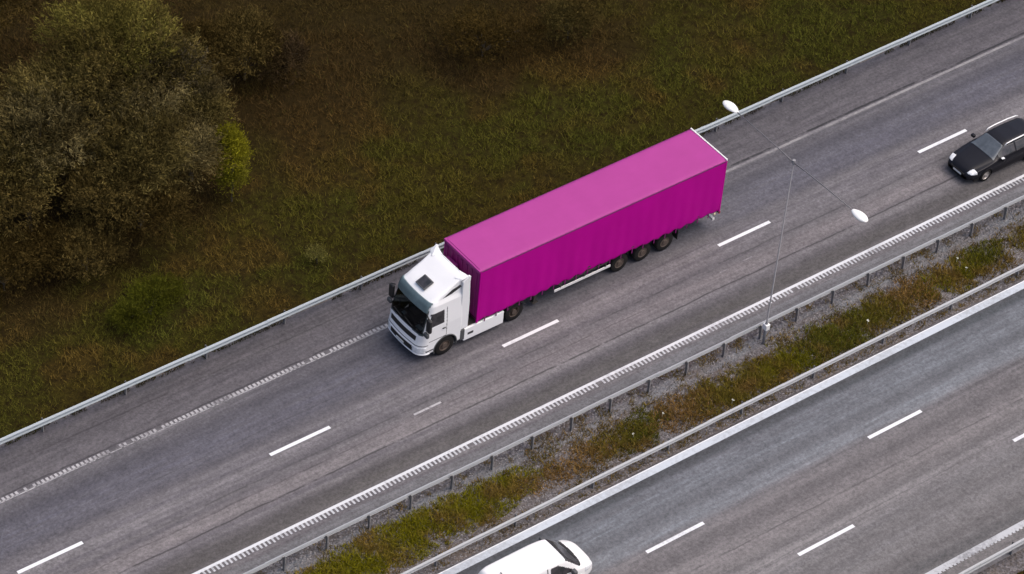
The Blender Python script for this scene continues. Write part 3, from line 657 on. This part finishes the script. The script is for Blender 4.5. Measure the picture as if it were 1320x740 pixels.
for sd in (-1, 1):
    for a, b_2, nm in ((1.72, 2.72, 0), (2.80, 3.62, 0), (3.70, 4.25, 0)):
        sub_patch('side_window', P, Nn, Fc, (x_ > a) & (x_ < b_2) & (y_ * sd > .5) & (z_ > .965) & (z_ < 1.335) & (z_ < .93 + (x_ - 1.5) * .62), .005, GLASS, car)
    sub_patch('headlight', P, Nn, Fc, (x_ > .10) & (x_ < .42) & (y_ * sd > .50 + .3 * (x_ - .1)) & (z_ > .60) & (z_ < .80), .008, LENS, car)
    sub_patch('tail_light', P, Nn, Fc, (x_ > 4.5) & (y_ * sd > .55) & (z_ > .72) & (z_ < 1.0), .006, TAIL, car)
    b = MB(); b.tube([(CX + 2.15, sd * .615, 1.38), (CX + 2.28, sd * .63, 1.475), (CX + 2.7, sd * .632, 1.505), (CX + 3.5, sd * .625, 1.505), (CX + 4.0, sd * .615, 1.465), (CX + 4.15, sd * .60, 1.40)], [.02, .028, .03, .03, .028, .02], 8)
    b.build('roof_rail', CHROME, car, True)
    b = MB(); b.box(CX + 1.72, CX + 1.88, sd * .90 if sd > 0 else -1.10, 1.10 if sd > 0 else -.90, .93, 1.07, .03); mi = b.build('wing_mirror', CARB, car, True)
    if sd < 0: MB().box(CX + 1.70, CX + 1.86, -1.06, -.94, 1.072, 1.085, .005).build('mirror_highlight', CHROME, mi)  # pale slab modelled as the highlight on the near mirror
    for ax, az, ar in ARCH:
        wheel(car, ax, sd * .90, .325, .325, .21, sd, ALLOY, rim_r=.68)
        arch_lip(car, ax, az, ar, sd * .902, CARB, .014)
MB().box(CX - .012, CX + .02, -.26, .26, .36, .46, .004).build('number_plate', PLATE, car)
MB().box(CX - .008, CX + .02, -.42, .42, .47, .55, .004).build('grille', BLACK, car)
b = MB(); b.box(CX + .35, CX + 4.4, -.8, .8, .16, .5); b.build('underbody', BLACK, car)

# ------------------------------------------------------------------ white van (nose towards +X)
van = empty('delivery_van', (16.5, -11.85, 0)); tag(van, 'white delivery van with dark windscreen at the bottom edge, on the second carriageway', 'van')
VL = 4.95; VX = 2.48
s, P = body_loft(VL, [(0, .62), (.03, .78), (.12, .90), (.35, 1.02), (.72, 1.16), (.86, 1.24), (1.50, 1.76), (1.8, 1.85), (2.4, 1.90), (4.4, 1.90), (4.75, 1.84), (4.9, 1.6), (4.95, 1.2)],
                 [(0, .58), (.1, .72), (.4, .88), (.8, .98), (1.5, 1.04), (4.6, 1.08), (4.95, 1.0)],
                 [(0, .58), (.05, .68), (.18, .79), (.45, .88), (.9, .93), (4.4, .93), (4.8, .88), (4.95, .80)],
                 [(0, .42), (.2, .58), (.7, .72), (1.0, .75), (1.55, .72), (2.2, .74), (4.5, .74), (4.95, .68)],
                 [(0, .24), (.5, .22), (4.5, .22), (4.95, .35)], -1, None)
P[..., 0] += VX
VA = [(VX - .92, .33, .38), (VX - 4.0, .33, .38)]
body, Nn, Fc, ctr = build_body(P, VA, VANW, van, 'body'); N1 = fn(Nn)
x_, y_, z_ = VX - ctr[..., 0], ctr[..., 1], ctr[..., 2]
sub_patch('windshield', P, Nn, Fc, (x_ > .70 + .10 * (y_ / .8) ** 2) & (x_ < 1.58) & (abs(y_) < np.interp(x_, [.7, 1.58], [.84, .69])) & (N1[..., 2] > .3) & (z_ > 1.10), .006, GLASS, van)
for sd in (-1, 1):
    sub_patch('side_window', P, Nn, Fc, (x_ > 1.25) & (x_ < 2.35) & (y_ * sd > .5) & (z_ > 1.10) & (z_ < 1.70) & (z_ < 1.08 + (x_ - 1.12) * .72), .005, GLASS, van)
    sub_patch('headlight', P, Nn, Fc, (x_ > .10) & (x_ < .62) & (y_ * sd > .58) & (z_ > .66) & (z_ < .66 + .18 + .15 * x_) & (z_ > .70), .006, LENS, van)
    sub_patch('tail_light', P, Nn, Fc, (x_ > 4.75) & (y_ * sd > .6) & (z_ > .9) & (z_ < 1.5), .006, TAIL, van)
    b = MB(); y0, y1 = (.93, 1.17) if sd > 0 else (-1.17, -.93); b.box(VX - 1.42, VX - 1.24, y0, y1, 1.08, 1.32, .04); b.build('wing_mirror', GREYP, van, True)
    for ax, az, ar in VA:
        wheel(van, ax, sd * .91, .325, .325, .22, sd, RIMG, rim_r=.62); arch_lip(van, ax, az, ar, sd * .925, VANW, .014)
    sub_patch('door_seam', P, Nn, Fc, (abs(x_ - 2.50) < .018) & (y_ * sd > .7) & (z_ > .45) & (z_ < 1.75), .002, GREYP, van)
    sub_patch('cargo_door_seam', P, Nn, Fc, (abs(x_ - 3.55) < .018) & (y_ * sd > .7) & (z_ > .45) & (z_ < 1.75), .002, GREYP, van)
b = MB()
for k in (0, 1):
    yb = -.45 + k * .55; b.tube([(VX - .80, yb, 1.232), (VX - .90, yb + .45, 1.30)], .012, 5)
b.build('wiper', BLACK, van)
MB().box(VX - .05, VX + .012, -.55, .55, .36, .52, .01).build('grille', BLACK, van)
MB().box(VX - 4.5, VX - .35, -.8, .8, .18, .6).build('underbody', BLACK, van)
MB().tube([(VX - 4.2, 0, 1.89), (VX - 4.3, 0, 1.99)], [.03, .015], 6).build('antenna', BLACK, van)

# ------------------------------------------------------------------ articulated truck (nose towards -X)
TX, TY = 20.15, 2.19
truck = empty('articulated_truck', (TX, TY, 0)); tag(truck, 'white truck cab pulling a long magenta curtain sided trailer on the left carriageway', 'truck')
HW = 1.24
# cab as stacked rounded outlines
zs = np.concatenate([np.arange(.34, 3.12, .03), np.arange(3.12, 3.86, .012)])
lv = [(.34, .16), (.42, .05), (.55, .0), (1.0, .0), (1.15, .05), (1.50, .09), (1.58, .12), (2.90, .50), (3.02, .56), (3.12, .66), (3.20, .80), (3.30, 1.0), (3.5, 1.46), (3.7, 1.88), (3.80, 2.1), (3.86, 2.3)]
xf = np.interp(zs, [a for a, _ in lv], [b for _, b in lv]); xf = gsm(xf[:, None], 2, 0)[:, 0]
xr = np.where(zs < 3.1, 2.28, 2.36)
ww = np.interp(zs, [.34, .5, 1.0, 1.8, 2.95, 3.15, 3.5, 3.86], [1.14, HW, HW, HW, 1.16, 1.08, 1.04, 1.04])
rr = np.interp(zs, [.34, 1.0, 1.8, 2.95, 3.2, 3.86], [.48, .46, .38, .32, .28, .05])
def outline(x0, x1, w2, r):
    r = min(r, (x1 - x0) / 2.05); rb = min(.05, r); pts = []
    nf, ns, nc = 72, 76, 10
    for t in np.linspace(-1, 1, nf): pts.append((x0 + .05 * t * t, t * (w2 - r)))       # slightly bowed front
    for a in np.linspace(0, math.pi / 2, nc + 2)[1:-1]: pts.append((x0 + .05 + r - r * math.cos(a), w2 - r + r * math.sin(a)))
    for t in np.linspace(x0 + .05 + r, max(x1 - rb, x0 + .06 + r), ns): pts.append((t, w2))
    for t in np.linspace(w2 - rb, -w2 + rb, 30): pts.append((x1, t))
    for t in np.linspace(max(x1 - rb, x0 + .06 + r), x0 + .05 + r, ns): pts.append((t, -w2))
    for a in np.linspace(math.pi / 2, 0, nc + 2)[1:-1]: pts.append((x0 + .05 + r - r * math.cos(a), -(w2 - r) - r * math.sin(a)))
    return pts
P = np.array([[(a, b, z) for a, b in outline(xf[i], xr[i], ww[i], rr[i])] for i, z in enumerate(zs)])
# raise the roof corners at the back: deflector lips
Fc = grid_faces(P, True); Pn = np.concatenate([P, P[:, :1]], 1); ctr = (Pn[:-1, :-1] + Pn[1:, :-1] + Pn[1:, 1:] + Pn[:-1, 1:]) / 4
Nn = grid_normals(P, True); Nn *= np.sign(((P - P.mean((0, 1))) * Nn).sum(-1).mean())
Nq = np.concatenate([Nn, Nn[:, :1]], 1); N1 = fn(Nq)
WXL = 1.44
cut = ((ctr[..., 0] - WXL) ** 2 + (ctr[..., 2] - .5) ** 2 < .60 ** 2) & (abs(ctr[..., 1]) > .9)
cut_w = (ctr[..., 0] < xf[:, None][:-1] + .34) & (ctr[..., 2] > 1.64) & (ctr[..., 2] < 2.70) & (abs(ctr[..., 1]) < np.interp(ctr[..., 2], [1.6, 2.8], [1.09, 1.0]))
me = bpy.data.meshes.new('cab'); ni, nj = P.shape[:2]
me.from_pydata([tuple(q) for q in P.reshape(-1, 3)], [], [tuple(a) for a in Fc[~(cut | cut_w)]] + [tuple((ni - 1) * nj + k for k in range(nj)), tuple(range(nj))[::-1]])
bm = bmesh.new(); bm.from_mesh(me); bmesh.ops.recalc_face_normals(bm, faces=bm.faces[:]); bm.to_mesh(me); bm.free()
cab = link('cab', me, WHITE, truck, True)
x_, y_, z_ = ctr[..., 0], ctr[..., 1], ctr[..., 2]
front = (x_ < xf[:, None][:-1] + .34) 
sub_patch('windshield', P, Nn, Fc, front & (z_ > 1.60 - .06 * (y_ / 1.1) ** 2) & (z_ < 2.78) & (abs(y_) < np.interp(z_, [1.6, 2.8], [1.13, 1.05])), .008, SCREEN, cab)
sub_patch('sun_visor', P, Nn, Fc, front & (z_ > 2.66) & (z_ < 3.10) & (abs(y_) < 1.03) & (x_ < .8), .06, TEAL, cab)
g = front & (abs(y_) < .86); sub_patch('grille', P, Nn, Fc, (g & (z_ > 1.18) & (z_ < 1.42)), .008, BLACK, cab)
sub_patch('lower_grille', P, Nn, Fc, (g & (abs(y_) < .74) & (z_ > .55) & (z_ < .82)), .008, BLACK, cab)
sub_patch('grille_bar', P, Nn, Fc, (g & (z_ > .86) & (z_ < .92)), .02, WHITE, cab)
sub_patch('bumper', P, Nn, Fc, (x_ < .62) & (z_ > .36) & (z_ < .52) & ~cut, .035, WHITE, cab)
sub_patch('bumper_seam', P, Nn, Fc, (x_ < .50) & (z_ > .96) & (z_ < 1.0), .006, GREYP, cab)
MB().box(-.045, -.02, -.26, .26, .60, .71, .004).build('number_plate', PLATE, cab)
for sd in (-1, 1):
    sub_patch('headlight', P, Nn, Fc, (x_ < .42) & (y_ * sd > .80) & (z_ > .58) & (z_ < .88), .014, LENS, cab)
    sub_patch('side_window', P, Nn, Fc, (y_ * sd > 1.0) & (z_ > 1.92) & (z_ < 2.62) & (x_ > .62) & (x_ < 1.30) & (z_ < 1.95 + (x_ - .42) * 3.2), .006, GLASS, cab)
    sub_patch('fairing_vent', P, Nn, Fc, (y_ * sd > .9) & in_poly(x_, z_, [(1.25, 3.18), (1.75, 3.42), (2.15, 3.5), (2.22, 3.38), (1.7, 3.22)]), .007, GLASS, cab)
    sub_patch('door_seam', P, Nn, Fc, (y_ * sd > 1.0) & (((abs(x_ - 1.45) < .014) & (z_ > 1.15) & (z_ < 2.7)) | ((abs(z_ - 1.13) < .014) & (x_ > .55) & (x_ < 1.45))), .003, GREYP, cab)
    y0 = sd * (HW + .008); b = MB(); b.box(1.22, 1.38, min(y0, y0 + sd * .03), max(y0, y0 + sd * .03), 1.60, 1.65, .008); b.build('door_handle', BLACK, cab)
    arch_lip(cab, WXL, .5, .60, sd * (HW + .0), GREYP, .03)
    # steps in front of the wheel
    b = MB(); b.box(.42, .80, sd * HW - .02 if sd > 0 else -HW - .02, HW + .02 if sd > 0 else -HW + .02, .62, .66); b.build('step', BLACK, cab)
    # mirrors
    ym = 1.29 if sd > 0 else -1.38; b = MB(); b.box(.30, .46, ym - .14, ym + .14, 1.92, 2.60, .05); mi = b.build('mirror', BLACK, cab, True)
    b = MB(); b.tube([(.42, sd * 1.12, 2.72), (.34, ym, 2.68)], .028, 6); b.tube([(.40, sd * 1.18, 1.88), (.34, ym, 1.96)], .028, 6); b.build('mirror_arm', BLACK, mi)
    b = MB(); b.box(.22, .36, ym - sd * .02 - .13, ym - sd * .02 + .13, 1.66, 1.88, .04); b.build('mirror_glass_housing', GREYP, mi, True)
    # side deflector behind the cab and its pointed roof lip
    b = MB(); ya, yb = (1.10, 1.20) if sd > 0 else (-1.20, -1.10)
    b.prism_y([(2.20, 1.0), (2.20, 3.70), (2.36, 3.82), (2.52, 3.92), (2.58, 3.88), (2.56, 3.6), (2.62, 2.4), (2.62, 1.0)], ya, yb); b.build('side_deflector', WHITE, cab)
    b = MB(); b.raw([(2.02, sd * .80, 3.78), (2.40, sd * .62, 3.87), (2.46, sd * 1.08, 4.03 if sd > 0 else 3.93), (2.20, sd * 1.14, 3.82), (2.05, sd * 1.02, 3.70), (2.44, sd * .62, 3.83), (2.46, sd * 1.14, 3.90)], [(0, 1, 2, 3), (0, 3, 4), (1, 5, 6, 2), (0, 4, 3), (5, 1, 0), (2, 6, 3)]); b.build('roof_lip', WHITE, cab)
b = MB(); b.tube([(2.36, -1.08, 3.84), (2.37, -.5, 3.855), (2.37, .5, 3.855), (2.36, 1.08, 3.84)], .03, 6); b.build('roof_spoiler_edge', WHITE, cab)
# roof hatch on the sloping roof
hx = 1.06; sl_ = math.atan2(.20, .52); ht = MB().box(-.27, .27, -.31, .31, -.03, .035, .02).build('roof_hatch', GREYP, cab); ht.location = (hx, -.02, 3.385); ht.rotation_euler = (0, -sl_, 0)
MB().box(-.21, .21, -.25, .25, .036, .046, .003).build('hatch_glass', GLASS, ht)
b = MB()
for yy in (-.6, .15): b.tube([(.10, yy, 1.80), (.14, yy + .6, 1.88)], .014, 5)
b.build('wiper', BLACK, cab)
# items seen through the screen: sheets on the dashboard, seats kept as pale shapes behind glass are not visible; interior block
MB().box(.35, 2.1, -1.0, 1.0, .5, 1.2).build('cab_floor', BLACK, cab)
b = MB(); b.box(1.80, 1.84, -1.10, 1.10, 1.2, 3.05); b.box(.70, 1.80, -1.12, -1.10, 1.2, 2.6); b.box(.70, 1.80, 1.10, 1.12, 1.2, 2.6); b.build('cab_lining', GREYP, cab)
MB().box(.22, .62, -1.02, 1.02, 1.30, 1.62, .06).build('dashboard', BLACK, cab)
b = MB(); b.box(.34, .54, -.86, -.50, 1.622, 1.64, .004); b.build('paper_sheet', PAPER, cab)
b = MB(); b.box(.36, .50, .30, .50, 1.622, 1.68, .01); b.build('paper_cup_tray', PAPER, cab)
for sy in (-.58, .58):
    st = MB().box(.95, 1.45, sy - .26, sy + .26, 1.25, 1.62, .07).build('seat', SEAT, cab, True)
    MB().box(1.38, 1.55, sy - .25, sy + .25, 1.55, 2.35, .07).build('backrest', SEAT, st, True)
b = MB(); pts = [(.72 + .10 * math.cos(t), -.58 + .23 * math.sin(t), 1.74 + .14 * math.cos(t)) for t in np.linspace(0, 2 * math.pi, 25)]; b.tube(pts, .018, 6, False); b.tube([(.62, -.58, 1.55), (.72, -.58, 1.74)], .03, 6); b.build('steering_wheel', GREYP, cab, True)
# tractor chassis
b = MB(); b.box(.6, 6.3, -.46, -.38, .62, .90); b.box(.6, 6.3, .38, .46, .62, .90)
for xx in (2.6, 3.6, 4.6, 6.2): b.box(xx, xx + .12, -.38, .38, .65, .85)
b.build('chassis', CHAS, truck)
MB().box(4.5, 5.6, -.5, .5, .95, 1.06, .03).build('coupling_plate', CHAS, truck)
for sd in (-1, 1):
    y0, y1 = (HW - .10, HW + .015) if sd > 0 else (-HW - .015, -HW + .10)
    sk = MB().box(2.42, 4.55, y0, y1, .28, .96, .035).build('side_skirt', WHITE, truck)
    yy = sd * (HW + .02); MB().box(2.62, 2.92, min(yy, yy - sd * .01), max(yy, yy - sd * .01), .56, .68).build('skirt_vent', BLACK, sk)
    MB().box(2.45, 4.5, .60 if sd > 0 else -1.13, 1.13 if sd > 0 else -.60, .35, .92, .05).build('fuel_tank', CHAS, truck)
    MB().box(2.22, 2.45, y0, y1, .40, .98, .02).build('cab_step', GREYP, truck)
    wheel(truck, WXL, sd * 1.22, .5, .5, .32, sd, RIM, rim_r=.56, dish=.06)
    wheel(truck, 5.22, sd * 1.14, .49, .49, .60, sd, RIM, rim_r=.56, dish=.16)
    b = MB(); pts = [(5.22 + .60 * math.cos(t), .5 + .60 * math.sin(t)) for t in np.linspace(.5, math.pi - .5, 14)]; pr = pts + [(x2 * 1 + (5.22 - x2) * .05, z2 * .96) for x2, z2 in pts[::-1]]
    b.prism_y(pr, .62 if sd > 0 else -1.22, 1.22 if sd > 0 else -.62); b.build('mudguard', BLACK, truck)
# trailer
T0, T1, ZB, ZT = 3.02, 16.55, 1.04, 4.0; W = 1.255
b = MB(); b.box(T0 + .3, T1 - .1, -.50, -.40, .95, 1.22); b.box(T0 + .3, T1 - .1, .40, .50, .95, 1.22)
for xx in np.arange(T0 + .5, T1, 1.2): b.box(xx, xx + .08, -W + .08, W - .08, 1.10, 1.20)
b.build('trailer_chassis', CHAS, truck)
MB().box(T0, T1, -W + .02, W - .02, 1.222, 1.30).build('load_floor', CHAS, truck)
def curtain(sd):
    nx, nz = 420, 40; xs = np.linspace(T0 + .10, T1 - .09, nx); tz = np.linspace(0, 1, nz)
    hem = ZB + .075 * np.abs(np.sin(xs * math.pi / .62)) + .02 * np.sin(xs * 9.1) + .02 * (fbm(xs, xs * 0, .8, 3) - .5)
    X_, T_ = np.meshgrid(xs, tz, indexing='ij'); Z_ = hem[:, None] + (3.90 - hem[:, None]) * T_
    fold = (.006 * np.sin(X_ * 2 * math.pi / .62) + .02 * (fbm(X_, Z_ * .3, .7, 4) - .5) + .012 * np.sin(X_ * 3.1 + Z_ * .6)) * (1.25 - T_) + .03 * np.sin(T_ * math.pi) * (fbm(X_, Z_, 2.2, 6) - .3) - .02 * np.exp(-T_ * 18)
    Y_ = sd * (W + .004 + fold); V = np.stack([X_, Y_, Z_], -1).reshape(-1, 3); id_ = np.arange(nx * nz).reshape(nx, nz)
    F = np.stack([id_[:-1, :-1], id_[1:, :-1], id_[1:, 1:], id_[:-1, 1:]], -1).reshape(-1, 4)
    cu = fast_mesh('side_curtain', V, F, 4, MAG, truck, smooth=True)
    so_ = cu.modifiers.new('thick', 'SOLIDIFY'); so_.thickness = .01; so_.offset = 0
    b = MB(); xk = T0 + .45
    while xk < T1 - .3:
        yy = sd * (W + .01); b.box(xk - .025, xk + .025, min(yy, yy + sd * .02), max(yy, yy + sd * .02), ZB - .10, ZB + .14); xk += .62
    b.build('strap', MAGT, cu)
    yy0, yy1 = (W - .03, W + .022) if sd > 0 else (-W - .022, -W + .03)
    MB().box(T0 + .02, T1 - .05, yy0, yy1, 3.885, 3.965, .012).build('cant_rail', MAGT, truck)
    for xk in (T0, T1 - .09): MB().box(xk, xk + .10, yy0 - .001, yy1 + .001, ZB - .02, 3.95, .02).build('corner_post', MAG, truck)
curtain(-1); curtain(1)
# roof tarpaulin, softly sagging between bows
nx, ny = 300, 40; xs = np.linspace(T0 + .02, T1 - .05, nx); ys = np.linspace(-W - .002, W + .002, ny); X_, Y_ = np.meshgrid(xs, ys, indexing='ij')
ed = 1 - np.abs(Y_ / W) ** 6; Z_ = ZT + ed * (.006 - .007 * np.abs(np.sin((X_ - T0) * math.pi / 1.35)) + .02 * (fbm(X_, Y_, 1.1, 7) - .5)) - .035 * np.abs(Y_ / W) ** 14
id_ = np.arange(nx * ny).reshape(nx, ny); F = np.stack([id_[:-1, :-1], id_[1:, :-1], id_[1:, 1:], id_[:-1, 1:]], -1).reshape(-1, 4)
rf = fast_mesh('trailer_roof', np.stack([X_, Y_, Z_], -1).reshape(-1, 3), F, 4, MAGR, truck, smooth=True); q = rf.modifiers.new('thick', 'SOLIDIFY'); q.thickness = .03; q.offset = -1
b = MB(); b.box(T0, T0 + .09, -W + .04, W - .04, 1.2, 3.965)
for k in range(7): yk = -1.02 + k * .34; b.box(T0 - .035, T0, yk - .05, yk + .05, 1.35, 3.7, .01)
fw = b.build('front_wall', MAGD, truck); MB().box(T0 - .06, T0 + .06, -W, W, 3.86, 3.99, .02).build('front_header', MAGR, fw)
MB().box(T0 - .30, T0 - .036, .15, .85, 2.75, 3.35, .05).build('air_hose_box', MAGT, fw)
b = MB()
for yk in (-.3, -.1, .1): b.tube([(2.5, yk, 1.2), (2.7, yk, 1.0), (2.9, yk + .05, 1.5), (T0 - .01, yk, 1.7)], .02, 6)
b.build('air_hose', BLACK, fw)
b = MB(); b.box(T1 - .05, T1 + .02, -W - .012, W + .012, 3.90, 4.035, .012); rfm = b.build('rear_frame', ALU, truck)
b = MB(); b.box(T1 - .05, T1 + .02, -W, W, ZB - .12, ZB + .06); b.build('rear_sill', CHAS, truck)
for sd in (-1, 1):
    d = MB().box(T1 - .045, T1 + .005, .01 if sd > 0 else -W + .01, W - .01 if sd > 0 else -.01, ZB + .07, 3.895, .005).build('rear_door', ALU, truck)
    for q in (.35, .85): MB().tube([(T1 + .03, sd * q, ZB + .1), (T1 + .03, sd * q, 3.87)], .018, 8).build('lock_bar', GALV, d)
    yy = sd * W; tl = MB().box(T1 - .02, T1 + .05, min(yy, yy - sd * .42), max(yy, yy - sd * .42), .86, 1.0, .01).build('tail_light', TAIL, truck)
    MB().box(T1 - .35, T1 - .25, min(yy, yy + sd * .03), max(yy, yy + sd * .03), .95, 1.05, .01).build('marker_lamp', MARK, truck)
    b = MB(); y0, y1 = (W - .05, W - .015) if sd > 0 else (-W + .015, -W + .05)
    b.box(7.30, 10.40, y0, y1, .66, .80, .012); gd = b.build('side_guard', ALU, truck)
    b = MB()
    for xk in (7.6, 8.9, 10.1): b.box(xk, xk + .06, y0 - .0, y1 - .0 if sd < 0 else y1, .80, 1.12)
    b.box(7.5, 10.3, y0 + .005, y1 - .005, .98, 1.04); b.build('guard_bracket', CHAS, gd)
    b = MB(); b.box(6.45, 6.60, sd * .85 - .06, sd * .85 + .06, .25, 1.0); b.box(6.38, 6.67, sd * .85 - .12, sd * .85 + .12, .22, .26); b.build('landing_leg', CHAS, truck)
    for k, xk in enumerate((11.03, 12.33, 13.60)):
        wheel(truck, xk, sd * 1.12, .47, .47, .38, sd, RIM, rim_r=.56, dish=.03)
        b = MB(); pts = [(xk + .58 * math.cos(t), .5 + .58 * math.sin(t)) for t in np.linspace(.7, math.pi - .7, 12)]; pr = pts + [(x2 + (xk - x2) * .05, z2 - .03) for x2, z2 in pts[::-1]]
        b.prism_y(pr, .74 if sd > 0 else -1.13, 1.13 if sd > 0 else -.74); b.build('mudguard', BLACK, truck)
    MB().box(14.30, 14.32, .74 if sd > 0 else -1.12, 1.12 if sd > 0 else -.74, .30, .80).build('mudflap', BLACK, truck)
for xk in (11.03, 12.33, 13.60): MB().tube([(xk, -.9, .5), (xk, .9, .5)], .07, 10).build('axle', CHAS, truck)
for xk in (WXL, 5.22): MB().tube([(xk, -.9, .5), (xk, .9, .5)], .08, 10).build('axle', CHAS, truck)
MB().box(T1 - .25, T1 - .13, -1.15, 1.15, .48, .60, .01).build('underrun_bar', ALU, truck)
MB().box(8.0, 9.8, -.9, .9, .62, .92, .03).build('pallet_box', CHAS, truck)
print('objects', len(bpy.data.objects))
